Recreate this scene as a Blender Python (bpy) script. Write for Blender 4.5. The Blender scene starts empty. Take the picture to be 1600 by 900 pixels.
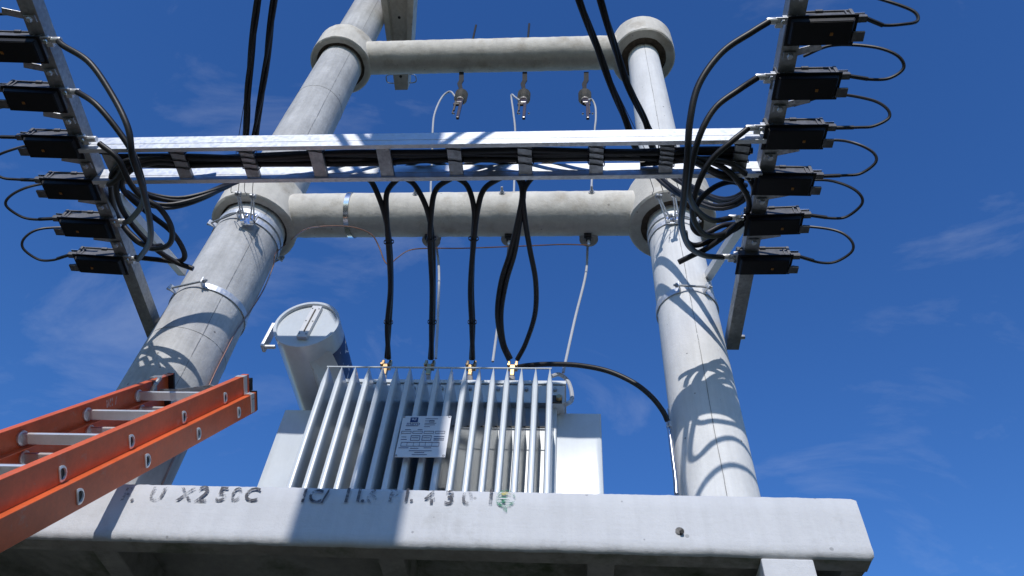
import bpy, bmesh, math, random
from mathutils import Vector, Matrix, noise
random.seed(7)
R_ = math.radians
scene = bpy.context.scene
C = scene.collection

# ------------------------------------------------------------------ camera
CAM = Vector((0, 0, 1.6))
FPX = 1200.0
_z = Vector((91, 1020, 1200)).normalized()          # zenith seen from the camera
_x = Vector((1, 0, -0.0758)); _x = (_x - _x.dot(_z) * _z).normalized()
_y = _z.cross(_x)
if _y.z < 0: _y = -_y
def ray(px, py):
    d = Vector(((px - 800) / FPX, -(py - 450) / FPX, 1)).normalized()
    return Vector((_x.dot(d), _y.dot(d), _z.dot(d)))
def at(px, py, Y=None, Z=None):
    d = ray(px, py)
    t = (Y - CAM.y) / d.y if Y is not None else (Z - CAM.z) / d.z
    return CAM + d * t
cam = bpy.data.cameras.new('camera'); co = bpy.data.objects.new('camera', cam); C.objects.link(co)
cam.lens = FPX / 1600 * 36; cam.sensor_width = 36; cam.clip_start = 0.05; cam.clip_end = 5000
rx = Vector((_x.x, _y.x, _z.x)); up = Vector((_x.y, _y.y, _z.y)); fw = Vector((_x.z, _y.z, _z.z))
m3 = Matrix((rx, up, -fw)).transposed()
co.matrix_world = Matrix.Translation(CAM) @ m3.to_4x4()
scene.camera = co

# ------------------------------------------------------------------ light
SUN_DIR = Vector((-0.05, -1.28, 0.71)).normalized()     # towards the sun
el = math.asin(SUN_DIR.z); az = math.atan2(SUN_DIR.x, SUN_DIR.y)
world = bpy.data.worlds.new('World'); scene.world = world; world.use_nodes = True
nt = world.node_tree; nd = nt.nodes; lk = nt.links
bg = nd['Background']
sky = nd.new('ShaderNodeTexSky'); sky.sky_type = 'NISHITA'; sky.sun_disc = False
sky.sun_elevation = el; sky.sun_rotation = az
sky.altitude = 2600; sky.air_density = 2.0; sky.dust_density = 0.0; sky.ozone_density = 9.0
tc = nd.new('ShaderNodeTexCoord')
mp = nd.new('ShaderNodeMapping'); mp.inputs['Scale'].default_value = (1.6, 3.4, 4.2); mp.inputs['Rotation'].default_value = (0.3, 0.25, 0.5)
lk.new(tc.outputs['Generated'], mp.inputs['Vector'])
n1 = nd.new('ShaderNodeTexNoise'); n1.inputs['Scale'].default_value = 1.5; n1.inputs['Detail'].default_value = 9; n1.inputs['Roughness'].default_value = 0.6; n1.inputs['Distortion'].default_value = 0.6
lk.new(mp.outputs[0], n1.inputs['Vector'])
r1 = nd.new('ShaderNodeValToRGB'); r1.color_ramp.elements[0].position = 0.545; r1.color_ramp.elements[0].color = (0, 0, 0, 1)
r1.color_ramp.elements[1].position = 0.85; r1.color_ramp.elements[1].color = (0.19, 0.19, 0.19, 1)
lk.new(n1.outputs['Fac'], r1.inputs['Fac'])
hs = nd.new('ShaderNodeHueSaturation'); hs.inputs['Saturation'].default_value = 1.12; hs.inputs['Hue'].default_value = 0.512
lk.new(sky.outputs['Color'], hs.inputs['Color'])
mx = nd.new('ShaderNodeMix'); mx.data_type = 'RGBA'
lk.new(r1.outputs['Color'], mx.inputs['Factor']); lk.new(hs.outputs['Color'], mx.inputs['A'])
mx.inputs['B'].default_value = (6.5, 6.9, 7.4, 1)
lk.new(mx.outputs['Result'], bg.inputs['Color']); bg.inputs['Strength'].default_value = 0.148
sun = bpy.data.lights.new('sun', 'SUN'); so = bpy.data.objects.new('sun', sun); C.objects.link(so)
sun.energy = 3.6; sun.angle = R_(0.53); sun.color = (1.0, 0.965, 0.925)
so.rotation_euler = SUN_DIR.to_track_quat('Z', 'Y').to_euler()
vs = scene.view_settings; vs.view_transform = 'Standard'; vs.look = 'None'; vs.exposure = 0.0; vs.gamma = 1; vs.use_curve_mapping = False

# ------------------------------------------------------------------ materials
MATS = {}
def mat(name, col, rough=0.6, metal=0.0, var=0.15, scale=4.0, bump=0.0, bscale=40.0, pits=0.0, streak=0.0, spangle=0.0, coat=0.0, wear=0.0, brush=0.0, spec=0.5, stain=None):
    m = bpy.data.materials.new(name); m.use_nodes = True
    t = m.node_tree; N = t.nodes; L = t.links; b = N['Principled BSDF']
    b.inputs['Roughness'].default_value = rough; b.inputs['Metallic'].default_value = metal
    b.inputs['Coat Weight'].default_value = coat; b.inputs['Specular IOR Level'].default_value = spec
    g = N.new('ShaderNodeTexCoord').outputs['Object']
    def nz(sc, det=6, ro=0.6, mscale=None):
        v = g
        if mscale:
            q = N.new('ShaderNodeMapping'); q.inputs['Scale'].default_value = mscale; L.new(g, q.inputs[0]); v = q.outputs[0]
        n = N.new('ShaderNodeTexNoise'); n.inputs['Scale'].default_value = sc; n.inputs['Detail'].default_value = det; n.inputs['Roughness'].default_value = ro
        L.new(v, n.inputs['Vector']); return n.outputs['Fac']
    def ramp(f, a, b_, ca, cb):
        r = N.new('ShaderNodeMapRange'); r.inputs['From Min'].default_value = a; r.inputs['From Max'].default_value = b_
        r.inputs['To Min'].default_value = ca; r.inputs['To Max'].default_value = cb; L.new(f, r.inputs['Value']); return r.outputs[0]
    def mul(c, f):
        x = N.new('ShaderNodeVectorMath'); x.operation = 'SCALE'; L.new(f, x.inputs['Scale'])
        if isinstance(c, tuple): x.inputs[0].default_value = c[:3]
        else: L.new(c, x.inputs[0])
        return x.outputs[0]
    c = tuple(col)
    out = mul(c, ramp(nz(scale), 0.3, 0.7, 1 - var, 1 + var))
    out = mul(out, ramp(nz(scale * 9, 5, 0.7), 0.3, 0.7, 1 - var * 0.5, 1 + var * 0.5))
    if streak: out = mul(out, ramp(nz(5, 6, 0.65, (3.5, 3.5, 0.28)), 0.42, 0.7, 1.0, 1 - streak))
    if spangle:
        v = N.new('ShaderNodeTexVoronoi'); v.inputs['Scale'].default_value = 70; L.new(g, v.inputs['Vector'])
        s = N.new('ShaderNodeSeparateColor'); L.new(v.outputs['Color'], s.inputs[0])
        out = mul(out, ramp(s.outputs[0], 0, 1, 1 - spangle, 1 + spangle))
        L.new(ramp(s.outputs[1], 0, 1, rough - 0.08, rough + 0.14), b.inputs['Roughness'])
    pf = None
    if pits:
        v = N.new('ShaderNodeTexVoronoi'); v.inputs['Scale'].default_value = 16; L.new(g, v.inputs['Vector'])
        sp = N.new('ShaderNodeSeparateColor'); L.new(v.outputs['Color'], sp.inputs[0])
        rad = ramp(sp.outputs[0], 0.55, 1.0, 0.0, 0.13)
        lt = N.new('ShaderNodeMath'); lt.operation = 'LESS_THAN'; L.new(v.outputs['Distance'], lt.inputs[0]); L.new(rad, lt.inputs[1])
        pf = lt.outputs[0]
        out = mul(out, ramp(pf, 0, 1, 1.0, 1 - pits))
    if stain:
        f = ramp(nz(stain[1], 7, 0.7), stain[2], stain[3], 0, 1)
        x = N.new('ShaderNodeMix'); x.data_type = 'RGBA'; L.new(f, x.inputs['Factor']); L.new(out, x.inputs['A']); x.inputs['B'].default_value = (*stain[0], 1); out = x.outputs['Result']
    L.new(out, b.inputs['Base Color'])
    if bump:
        bp = N.new('ShaderNodeBump'); bp.inputs['Strength'].default_value = bump; bp.inputs['Distance'].default_value = 0.006
        h = N.new('ShaderNodeMath'); h.operation = 'ADD'; L.new(nz(bscale, 8, 0.7), h.inputs[0]); L.new(nz(bscale * 0.15, 4, 0.5), h.inputs[1])
        hh = h.outputs[0]
        if brush:
            kk = N.new('ShaderNodeMath'); kk.operation = 'MULTIPLY_ADD'; kk.inputs[1].default_value = brush * 2; L.new(nz(30, 5, 0.6, (0.25, 3, 3)), kk.inputs[0]); L.new(hh, kk.inputs[2]); hh = kk.outputs[0]
        if pf is not None:
            k = N.new('ShaderNodeMath'); k.operation = 'SUBTRACT'; L.new(hh, k.inputs[0]); L.new(pf, k.inputs[1]); hh = k.outputs[0]
        L.new(hh, bp.inputs['Height']); L.new(bp.outputs[0], b.inputs['Normal'])
    if wear:
        f = ramp(nz(26, 8, 0.75), 0.60 - wear * 0.22, 0.72 - wear * 0.22, 1, 0.0)
        L.new(f, b.inputs['Alpha'])
    MATS[name] = m; return m
slab_m = mat('white_painted_concrete', (0.53, 0.535, 0.545), 0.85, var=0.05, scale=2.5, bump=0.35, bscale=60, pits=0.35, streak=0.08, brush=0.2, stain=((0.36, 0.355, 0.345), 3.2, 0.60, 0.82))
poleR_m = mat('pale_concrete', (0.67, 0.67, 0.66), 0.8, var=0.07, scale=3, bump=0.3, bscale=60, pits=0.6, streak=0.14)
poleL_m = mat('grey_concrete', (0.46, 0.46, 0.455), 0.8, var=0.18, scale=3.5, bump=0.5, bscale=60, pits=0.55, streak=0.25)
cream_m = mat('cream_concrete', (0.60, 0.57, 0.505), 0.85, var=0.10, scale=3, bump=0.45, bscale=45, pits=0.4, streak=0.12, stain=((0.33, 0.28, 0.21), 4.0, 0.52, 0.78))
grout_m = mat('dark_grout', (0.10, 0.075, 0.055), 0.95, var=0.45, scale=30, bump=1.0, bscale=90)
zinc_m = mat('galvanised_steel', (0.62, 0.64, 0.66), 0.5, 0.65, var=0.06, scale=3, spangle=0.03)
dzinc_m = mat('weathered_steel', (0.36, 0.37, 0.38), 0.5, 0.75, var=0.2, scale=8, spangle=0.12, bump=0.08)
steel_m = mat('bright_steel', (0.72, 0.73, 0.74), 0.22, 1.0, var=0.06)
iron_m = mat('dark_iron', (0.06, 0.055, 0.05), 0.55, 0.6, var=0.3, scale=20)
rub_m = mat('black_cable_sheath', (0.012, 0.012, 0.014), 0.46, spec=0.4, var=0.3, scale=12, bump=0.12, bscale=30)
plas_m = mat('black_plastic', (0.007, 0.007, 0.010), 0.5, spec=0.3, var=0.2, scale=9, bump=0.08, bscale=120)
plas2_m = mat('sunlit_black_plastic', (0.11, 0.112, 0.12), 0.5, var=0.45, scale=14, bump=0.08, bscale=120)  # lighter copy of the box plastic, sunlight on the fronts put into its colour
gcab_m = mat('grey_insulated_wire', (0.42, 0.43, 0.45), 0.45, var=0.1)
paint_m = mat('grey_transformer_paint', (0.55, 0.59, 0.62), 0.24, 0.0, var=0.05, streak=0.06, scale=5, bump=0.03, bscale=10, coat=0.2)
copper_m = mat('copper', (0.52, 0.28, 0.19), 0.32, 1.0, var=0.2, scale=20)
brass_m = mat('brass', (0.62, 0.40, 0.19), 0.28, 1.0, var=0.15, scale=30)
alu_m = mat('aluminium', (0.74, 0.75, 0.76), 0.36, 0.55, var=0.07, scale=10, bump=0.04, bscale=90)
orange_m = mat('orange_fibreglass', (0.62, 0.115, 0.035), 0.42, var=0.16, scale=6, bump=0.1, bscale=120, stain=((0.50, 0.24, 0.17), 18, 0.58, 0.8))
porc_m = mat('grey_porcelain', (0.36, 0.33, 0.30), 0.3, var=0.12, coat=0.3)
brown_m = mat('brown_porcelain', (0.07, 0.052, 0.045), 0.25, var=0.2, coat=0.4)
ink_m = mat('worn_black_stencil_paint', (0.075, 0.075, 0.085), 0.8, var=0.4, wear=0.52)
ink2_m = mat('faded_black_stencil_paint', (0.13, 0.13, 0.14), 0.8, var=0.4, wear=0.76)
green_m = mat('green_stamp_ink', (0.06, 0.26, 0.15), 0.8, var=0.4, wear=0.85)
yellow_m = mat('yellow_stamp_ink', (0.45, 0.40, 0.12), 0.7, var=0.3, wear=0.7)
blue_m = mat('blue_print', (0.012, 0.03, 0.12), 0.4, var=0.1)
white_m = mat('white_plate', (0.60, 0.61, 0.63), 0.35, 0.0, var=0.04)
lamp_m = mat('orange_indicator', (0.30, 0.13, 0.025), 0.3, var=0.1)
under_m = mat('bare_shade_darkened_concrete', (0.36, 0.335, 0.31), 0.9, var=0.3, scale=2, bump=0.5, bscale=40, stain=((0.09, 0.11, 0.06), 2.2, 0.48, 0.66))  # bare concrete with the shade under the slab darkened into its colour
soil_m = mat('dry_grass_ground', (0.05, 0.048, 0.03), 0.95, var=0.35, scale=0.7, bump=0.8, bscale=6, stain=((0.03, 0.04, 0.015), 0.5, 0.45, 0.6))
strap_m = mat('dull_grey_strap', (0.018, 0.019, 0.021), 0.6, 0.0, var=0.2, spec=0.25)
black_m = mat('black_cap', (0.012, 0.012, 0.014), 0.5, var=0.2)
seam_m = mat('seam_dirt', (0.25, 0.245, 0.24), 0.9, var=0.3, scale=12, wear=0.45)

# ------------------------------------------------------------------ builders
ORG = {}
def link(name, me, material, parent=None, org=None, smooth=False):
    o = bpy.data.objects.new(name, me); C.objects.link(o)
    base = ORG.get(parent, Vector((0, 0, 0))) if parent else Vector((0, 0, 0))
    org = org if org is not None else (base if parent else Vector((0, 0, 0)))
    me.transform(Matrix.Translation(-org))
    if parent: o.parent = parent
    o.location = org - base; ORG[o] = org
    if material: me.materials.append(material)
    if smooth:
        me.polygons.foreach_set('use_smooth', [True] * len(me.polygons))
        try: me.set_sharp_from_angle(angle=R_(38))
        except Exception: pass
    me.update(); return o
def thing(name, label, cat, loc=(0, 0, 0), group=None):
    o = bpy.data.objects.new(name, None); C.objects.link(o); o.empty_display_size = 0.1
    o.location = loc; ORG[o] = Vector(loc); return tag(o, label, cat, group)
def tag(o, label, cat, group=None):
    o['label'] = label; o['category'] = cat
    if group: o['group'] = group
    return o
def raw(name, v, f, material, parent=None, smooth=False, org=None):
    me = bpy.data.meshes.new(name); me.from_pydata([tuple(p) for p in v], [], f); me.validate()
    bm = bmesh.new(); bm.from_mesh(me); bmesh.ops.recalc_face_normals(bm, faces=bm.faces); bm.to_mesh(me); bm.free()
    return link(name, me, material, parent, org, smooth)
def frame3(ax, hint=None):
    ax = Vector(ax).normalized()
    h = Vector(hint) if hint else (Vector((0, 0, 1)) if abs(ax.z) < 0.9 else Vector((1, 0, 0)))
    a = (h - h.dot(ax) * ax).normalized(); return ax, a, ax.cross(a)
def bxm(bm, c, size, rot=None, bevel=0.0):
    r = bmesh.ops.create_cube(bm, size=1)
    vs_ = r['verts']
    bmesh.ops.scale(bm, vec=size, verts=vs_)
    if bevel:
        es = list({e for v in vs_ for e in v.link_edges})
        rr = bmesh.ops.bevel(bm, geom=es, offset=bevel, segments=2, affect='EDGES', profile=0.6)
        vs_ = list({v for f in rr['faces'] for v in f.verts} | {v for v in vs_ if v.is_valid})
    M = (rot.to_4x4() if rot else Matrix.Identity(4))
    bmesh.ops.transform(bm, matrix=Matrix.Translation(Vector(c)) @ M, verts=vs_)
def box(name, c, size, material, parent=None, bevel=0.003, rot=None, org=None):
    bm = bmesh.new(); bxm(bm, c, size, rot, bevel)
    me = bpy.data.meshes.new(name); bm.to_mesh(me); bm.free(); return link(name, me, material, parent, org)
def boxes(name, items, material, parent=None, bevel=0.002):
    bm = bmesh.new()
    for it in items: bxm(bm, it[0], it[1], it[2] if len(it) > 2 else None, bevel)
    me = bpy.data.meshes.new(name); bm.to_mesh(me); bm.free(); return link(name, me, material, parent)
def spline(pts, n=8):
    pts = [Vector(p) for p in pts]
    if len(pts) < 3: return pts
    P = [2 * pts[0] - pts[1]] + pts + [2 * pts[-1] - pts[-2]]; out = []
    for i in range(1, len(P) - 2):
        a, b, c, d = P[i - 1:i + 3]
        for k in range(n):
            t = k / n
            out.append(0.5 * ((2 * b) + (c - a) * t + (2 * a - 5 * b + 4 * c - d) * t * t + (3 * b - a - 3 * c + d) * t ** 3))
    out.append(P[-2]); return out
def tubem(pts, r, seg=10):
    n = len(pts); rr = r if isinstance(r, (list, tuple)) else [r] * n
    v = []; f = []; T = (pts[1] - pts[0]).normalized(); _, a, b = frame3(T)
    for i, p in enumerate(pts):
        t = ((pts[min(i + 1, n - 1)] - pts[max(i - 1, 0)]))
        t = t.normalized() if t.length > 1e-9 else T
        a = (a - a.dot(t) * t).normalized(); b = t.cross(a)
        for k in range(seg):
            q = 2 * math.pi * k / seg; v.append(p + (a * math.cos(q) + b * math.sin(q)) * rr[i])
    for i in range(n - 1):
        for k in range(seg):
            k2 = (k + 1) % seg; f.append((i * seg + k, i * seg + k2, (i + 1) * seg + k2, (i + 1) * seg + k))
    f.append(tuple(range(seg))[::-1]); f.append(tuple((n - 1) * seg + k for k in range(seg)))
    return v, f
def tube(name, pts, r, material, parent=None, seg=10, n=8, smooth_path=True, org=None):
    p = spline(pts, n) if smooth_path else [Vector(q) for q in pts]
    v, f = tubem(p, r, seg); return raw(name, v, f, material, parent, True, org)
def tubes(name, lst, r, material, parent=None, seg=8, n=8):
    V = []; F = []
    for pts in lst:
        v, f = tubem(spline(pts, n), r, seg); k = len(V); V += v; F += [tuple(i + k for i in q) for q in f]
    return raw(name, V, F, material, parent, True)
def lathe(name, prof, o, material, parent=None, axis=(0, 0, 1), seg=32, closed=False, jit=0.0, org=None):
    ax, a, b = frame3(axis); o = Vector(o); v = []; f = []; n = len(prof)
    for k in range(seg):
        q = 2 * math.pi * k / seg; e = a * math.cos(q) + b * math.sin(q)
        for i, (r, z) in enumerate(prof):
            w = noise.noise(Vector((e.x * 2.3 + o.x * 7, e.y * 2.3 + z * 3, i * 1.7 + e.z * 2))) * jit + random.uniform(-.3, .3) * jit
            v.append(o + e * (r + w) + ax * (z + w * 0.8))
    m_ = n if closed else n - 1
    for k in range(seg):
        k2 = (k + 1) % seg
        for i in range(m_):
            j = (i + 1) % n; f.append((k * n + i, k * n + j, k2 * n + j, k2 * n + i))
    if not closed:
        f.append(tuple(k * n for k in range(seg))); f.append(tuple(k * n + n - 1 for k in range(seg)))
    return raw(name, v, f, material, parent, True, org)
def bolt(name, p, d, r=0.012, h=0.012, material=None, parent=None):
    return lathe(name, [(r, 0), (r, h * 0.85), (r * 0.85, h)], p, material or dzinc_m, parent, d, 6)
def text_mesh(body, size, depth=0.0, fat=0.0):
    cu = bpy.data.curves.new('t', 'FONT'); cu.body = body; cu.size = size; cu.extrude = depth; cu.resolution_u = 3; cu.offset = fat
    o = bpy.data.objects.new('t', cu); C.objects.link(o)
    bpy.context.view_layer.update()
    me = bpy.data.meshes.new_from_object(o.evaluated_get(bpy.context.evaluated_depsgraph_get()))
    bpy.data.objects.remove(o); bpy.data.curves.remove(cu); return me
def lettering(name, body, size, p, right, upv, material, parent, xscale=1.0, fat=0.0):
    me = text_mesh(body, size, 0.0, fat); r_ = Vector(right).normalized(); u = Vector(upv).normalized(); n = r_.cross(u)
    M = Matrix((r_ * xscale, u, n)).transposed().to_4x4(); M.translation = Vector(p)
    me.transform(M); return link(name, me, material, parent)
def oncyl(px, py, cx, cy, r):
    d = ray(px, py); o = CAM
    A = d.x ** 2 + d.y ** 2; B = 2 * (d.x * (o.x - cx) + d.y * (o.y - cy)); K = (o.x - cx) ** 2 + (o.y - cy) ** 2 - r * r
    D = B * B - 4 * A * K
    t = -B / (2 * A) if D < 0 else (-B - math.sqrt(D)) / (2 * A)
    return o + d * t

# ------------------------------------------------------------------ ground
g = raw('ground', [(-400, -400, 0), (400, -400, 0), (400, 400, 0), (-400, 400, 0)], [(0, 1, 2, 3)], soil_m); g['kind'] = 'structure'

# ------------------------------------------------------------------ poles
LX, RX, PY = -2.165, 0.67, 3.0
def rl(z): return 0.2225 - (z - 4.4) * 0.0062
def rr_(z): return 0.178 - (z - 3.7) * 0.0080
def pole(x, rf, z1, material, label, seam_angles, zs):
    t = thing('concrete_pole', label, 'utility pole', (x, PY, 0), 'poles of the transformer frame')
    prof = [(rf(z1 * k / 40), z1 * k / 40) for k in range(41)]
    lathe('shaft', prof, (x, PY, 0), material, t, seg=64, jit=0.0016)
    for a in seam_angles:
        v = []; f = []; n = 120; off = 0
        for k in range(n + 1):
            z = zs[0] + (zs[1] - zs[0]) * k / n; off = 0.8 * off + random.uniform(-0.004, 0.004); w = 0.0013 + 0.0012 * abs(noise.noise(Vector((z * 9, a, 0))))
            for s in (-1, 1):
                q = a + (off * 0.3 + s * w) / rf(z); r = rf(z) + 0.0022
                v.append((x + r * math.cos(q), PY + r * math.sin(q), z))
        f = [(2 * k, 2 * k + 1, 2 * k + 3, 2 * k + 2) for k in range(n)]
        raw('mould_seam', v, f, seam_m, t)
    return t
lp = pole(LX, rl, 12.0, poleL_m, 'thick grey weathered concrete pole on the left, ladder leaning on it', [R_(-48)], (3.32, 11.5))
rp = pole(RX, rr_, 8.70, poleR_m, 'slimmer pale concrete pole on the right with looping cable shadows', [R_(-92)], (3.32, 8.4))
# cast joint rings on the left pole
for z in (4.55, 7.55):
    lathe('joint_line', [(rl(z) + .0010, -0.0012), (rl(z) + 0.0022, 0), (rl(z) + 0.0010, 0.0012)], (LX, PY, z), seam_m, lp, seg=48)

# ------------------------------------------------------------------ tie beams with collars
def tie_beam(z, rb, zc0, zc1, label):
    t = thing('tie_beam', label, 'concrete beam', ((LX + RX) / 2, PY, z), 'tie beams joining the two poles')
    n = 60; x0, x1 = LX + 0.24, RX - 0.24
    prof = [(rb, (x1 - x0) * k / n) for k in range(n + 1)]
    lathe('beam', prof, (x0, PY, z), cream_m, t, (1, 0, 0), 48, jit=0.003)
    for x, rf, rin in ((LX, rl, 0.228), (RX, rr_, 0.205)):
        ro = 0.287; p = rf(zc0)
        prof = [(rin, 0.0), (rin + 0.03, -0.003), (ro - 0.012, 0.0), (ro, 0.012)]
        prof += [(ro, (zc1 - zc0) * k / 8) for k in range(1, 8)]
        prof += [(ro, zc1 - zc0 - 0.015), (ro - 0.015, zc1 - zc0), (rin, zc1 - zc0)]
        c = lathe('collar', prof, (x, PY, zc0), cream_m, t, seg=56, closed=True, jit=0.004)
        lathe('grout', [(p - 0.004, 0.0), (rin + 0.006, 0.0), (rin + 0.006, 0.05), (p - 0.004, 0.05)], (x, PY, zc0 + 0.014), grout_m, c, seg=70, closed=True, jit=0.012)
    # cast-in chips
    return t
tb1 = tie_beam(5.921, 0.153, 5.765, 6.10, 'lower cream concrete tie beam carrying the three surge arresters')
tb2 = tie_beam(8.547, 0.154, 8.385, 8.70, 'upper cream concrete tie beam with three hanging fuse holders')
# plugged holes on beams
for t, px, py, Y in ((tb1, 556, 307, 2.905), (tb2, 647, 67, 2.93), (tb1, 505, 306, 2.91)):
    p = at(px, py, Y=Y); lathe('chip', [(0.001, 0.0), (0.012, 0.003), (0.016, 0.0)], p, grout_m, t, (0.3, -0.85, 0.5), 9, jit=0.004)
# metal band on the lower beam
bx0 = at(533, 335, Y=2.85).x
lathe('beam_strap', [(0.1585, -0.017), (0.161, -0.017), (0.161, 0.017), (0.1585, 0.017)], (bx0, PY, 5.921), steel_m, tag_p if False else tb1, (1, 0, 0), 48, closed=True)

# ------------------------------------------------------------------ crossarm at the top left
t = thing('concrete_crossarm', 'recessed concrete crossarm high up beside the left pole, behind the upper beam', 'crossarm', (-1.85, 3.0, 9.5))
V = []; F = []
def xa(y): # half width and centre along arm
    k = (3.79 - y) / 1.19
    return -1.885 + 0.12 * k, 0.084 + 0.106 * k
ys = [3.79, 3.72, 3.57, 3.3, 3.0, 2.7, 2.3, 1.75]
prof = lambda c, w, y: [(c - w, y, 9.50), (c - w * .62, y, 9.50), (c - w * .55, y, 9.570), (c + w * .55, y, 9.570), (c + w * .62, y, 9.50), (c + w, y, 9.50), (c + w * 1.02, y, 9.78), (c - w * 1.02, y, 9.78)]
flat = lambda c, w, y: [(c - w * .85, y, 9.50), (c - w * .62, y, 9.50), (c - w * .5, y, 9.50), (c + w * .5, y, 9.50), (c + w * .62, y, 9.50), (c + w * .85, y, 9.50), (c + w * .9, y, 9.70), (c - w * .9, y, 9.70)]
for y in ys:
    c, w = xa(y); V += (flat if y > 3.4 else prof)(c, w, y)
for i in range(len(ys) - 1):
    for k in range(8): F.append((i * 8 + k, i * 8 + (k + 1) % 8, i * 8 + 8 + (k + 1) % 8, i * 8 + 8 + k))
F += [tuple(range(8)), tuple(range((len(ys) - 1) * 8, len(ys) * 8))]
raw('arm', V, F, cream_m, t)
for y in (3.63, 3.0): c, w = xa(y); lathe('bolt_hole', [(0.001, -0.004), (0.014, -0.004), (0.016, 0.0)], (c, y, 9.50 if y > 3.4 else 9.568), black_m, t, (0, 0, -1), 12)
for s in (-1, 1):
    c, w = xa(3.68); x0 = c + s * w * .85
    tube('u_hook', [(x0, 3.72, 9.53), (x0 + s * 0.05, 3.72, 9.53), (x0 + s * 0.085, 3.70, 9.53), (x0 + s * 0.085, 3.64, 9.53), (x0 + s * 0.05, 3.62, 9.53), (x0, 3.62, 9.53)], 0.007, steel_m, t, 8)

# ------------------------------------------------------------------ platform slab
SF, SB, SZ1, SZ0 = 2.20, 3.62, 3.140, 2.916
slab = thing('platform_slab', 'white painted concrete platform carrying the transformer, stencilled on its front', 'platform', (-0.75, 3.0, SZ0))
sx0, sx1 = -2.42, 0.930
prof = [(SF + 0.12, SZ1 + 0.012), (SF + 0.03, SZ1 + 0.006), (SF + 0.008, SZ1 - 0.006), (SF, SZ1 - 0.018), (SF - .002, SZ1 - 0.07), (SF - .003, SZ1 - 0.125), (SF - .002, SZ1 - .18), (SF - 0.004, SZ0 + 0.02), (SF + 0.004, SZ0 + 0.006), (SF + 0.016, SZ0),
        (SF + 0.075, SZ0 - 0.002), (SF + 0.10, SZ0 + 0.15), (SB - 0.1, SZ0 + 0.15), (SB - 0.07, SZ0), (SB, SZ0), (SB, SZ1)]
nx = 520; V = []; F = []; npf = len(prof)
for i in range(nx + 1):
    x = sx0 + (sx1 - sx0) * i / nx
    for k, (y, z) in enumerate(prof):
        j = 0.0019 if k in (7, 8, 9) else (0.0016 if k in (1, 2) else 0.0006)
        dy = noise.noise(Vector((x * 14, k * 2.1, 0))) * j + noise.noise(Vector((x * 47, k * 2.1, 3))) * j * .7
        dz = noise.noise(Vector((x * 17, k * .4, 5))) * j + noise.noise(Vector((x * 53, k * .4, 9))) * j * .8
        ex = 0
        if i == nx: ex = -0.012 if k in (0, 1, 2, 9, 10) else 0
        V.append((x + ex, y + (dy if k < 11 else 0), z + dz))
for i in range(nx):
    for k in range(npf):
        k2 = (k + 1) % npf; F.append((i * npf + k, i * npf + k2, (i + 1) * npf + k2, (i + 1) * npf + k))
for e in (0, nx):
    F.append(tuple(e * npf + k for k in range(0, 11))); F.append(tuple(e * npf + k for k in (0, 10, 11, 12, 15))); F.append(tuple(e * npf + k for k in (12, 13, 14, 15)))
so_ = raw('slab', V, F, slab_m, slab, True)
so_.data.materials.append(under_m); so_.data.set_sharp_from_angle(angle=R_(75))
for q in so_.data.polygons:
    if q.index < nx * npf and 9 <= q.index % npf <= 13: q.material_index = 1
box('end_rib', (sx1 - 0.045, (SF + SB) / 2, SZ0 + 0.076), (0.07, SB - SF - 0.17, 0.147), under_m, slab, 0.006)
box('bracket', (0.668, SF + 0.56, SZ0 - 0.21), (0.158, 1.1, 0.416), slab_m, slab, 0.006)
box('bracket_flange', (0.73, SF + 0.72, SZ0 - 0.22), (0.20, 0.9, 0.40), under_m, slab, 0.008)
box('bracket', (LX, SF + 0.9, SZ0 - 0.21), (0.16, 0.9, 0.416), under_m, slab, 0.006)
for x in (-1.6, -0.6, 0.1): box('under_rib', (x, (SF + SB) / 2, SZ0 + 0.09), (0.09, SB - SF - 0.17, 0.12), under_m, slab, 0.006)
p = at(1062, 830, Y=SF - 0.004)
lathe('drill_hole', [(0.001, 0.0005), (0.010, 0.0005), (0.014, 0.0)], p + Vector((0, -.0015, 0)), black_m, slab, (0, -1, 0), 11, jit=0.001)
tube('rebar_stub', [p + Vector((.004, .01, 0)), p + Vector((0.006, -0.012, -.008))], 0.007, iron_m, slab, 6)
# stencilled characters
for ch, px, py, s, m_ in (('F.', 186, 782, .085, ink2_m), ('U', 229, 781, .085, ink2_m), ('X', 275, 781, .08, ink_m), ('2', 302, 783, .10, ink_m), ('5', 334, 782, .09, ink_m), ('0', 357, 782, .085, ink2_m), ('C', 378, 782, .085, ink_m),
                          ('I', 468, 784, .085, ink_m), ('C', 479, 784, .08, ink_m), ('/', 501, 785, .085, ink_m), ('1', 531, 784, .09, ink_m), ('1', 549, 784, .09, ink_m), ('.', 562, 784, .09, ink_m), ('6', 570, 785, .085, ink2_m),
                          ('P', 605, 783, .08, ink2_m), ('I', 630, 783, .08, ink_m), ('.', 639, 783, .08, ink_m), ('4', 662, 786, .08, ink_m), ('3', 692, 787, .085, ink_m), ('0', 720, 787, .085, ink2_m), ('1', 756, 787, .095, ink_m)):
    q = at(px, py, Y=SF - 0.0085)
    lettering('lettering', ch, s * .9, q, (1, 0, 0), (0, 0, 1), m_, slab, 1.0, 0.0012)
q = at(790, 779, Y=SF - 0.008)
V = []; F = []
def arc_strip(r0, r1, a0, a1, n=24):
    k = len(V)
    for i in range(n + 1):
        a = a0 + (a1 - a0) * i / n
        for r in (r0, r1): V.append((q.x + r * math.cos(a) * 0.95, q.y, q.z + r * math.sin(a)))
    for i in range(n): F.append((k + 2 * i, k + 2 * i + 1, k + 2 * i + 3, k + 2 * i + 2))
arc_strip(.026, .035, 0, 2 * math.pi); arc_strip(.010, .017, 3.4, 6.0)
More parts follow.
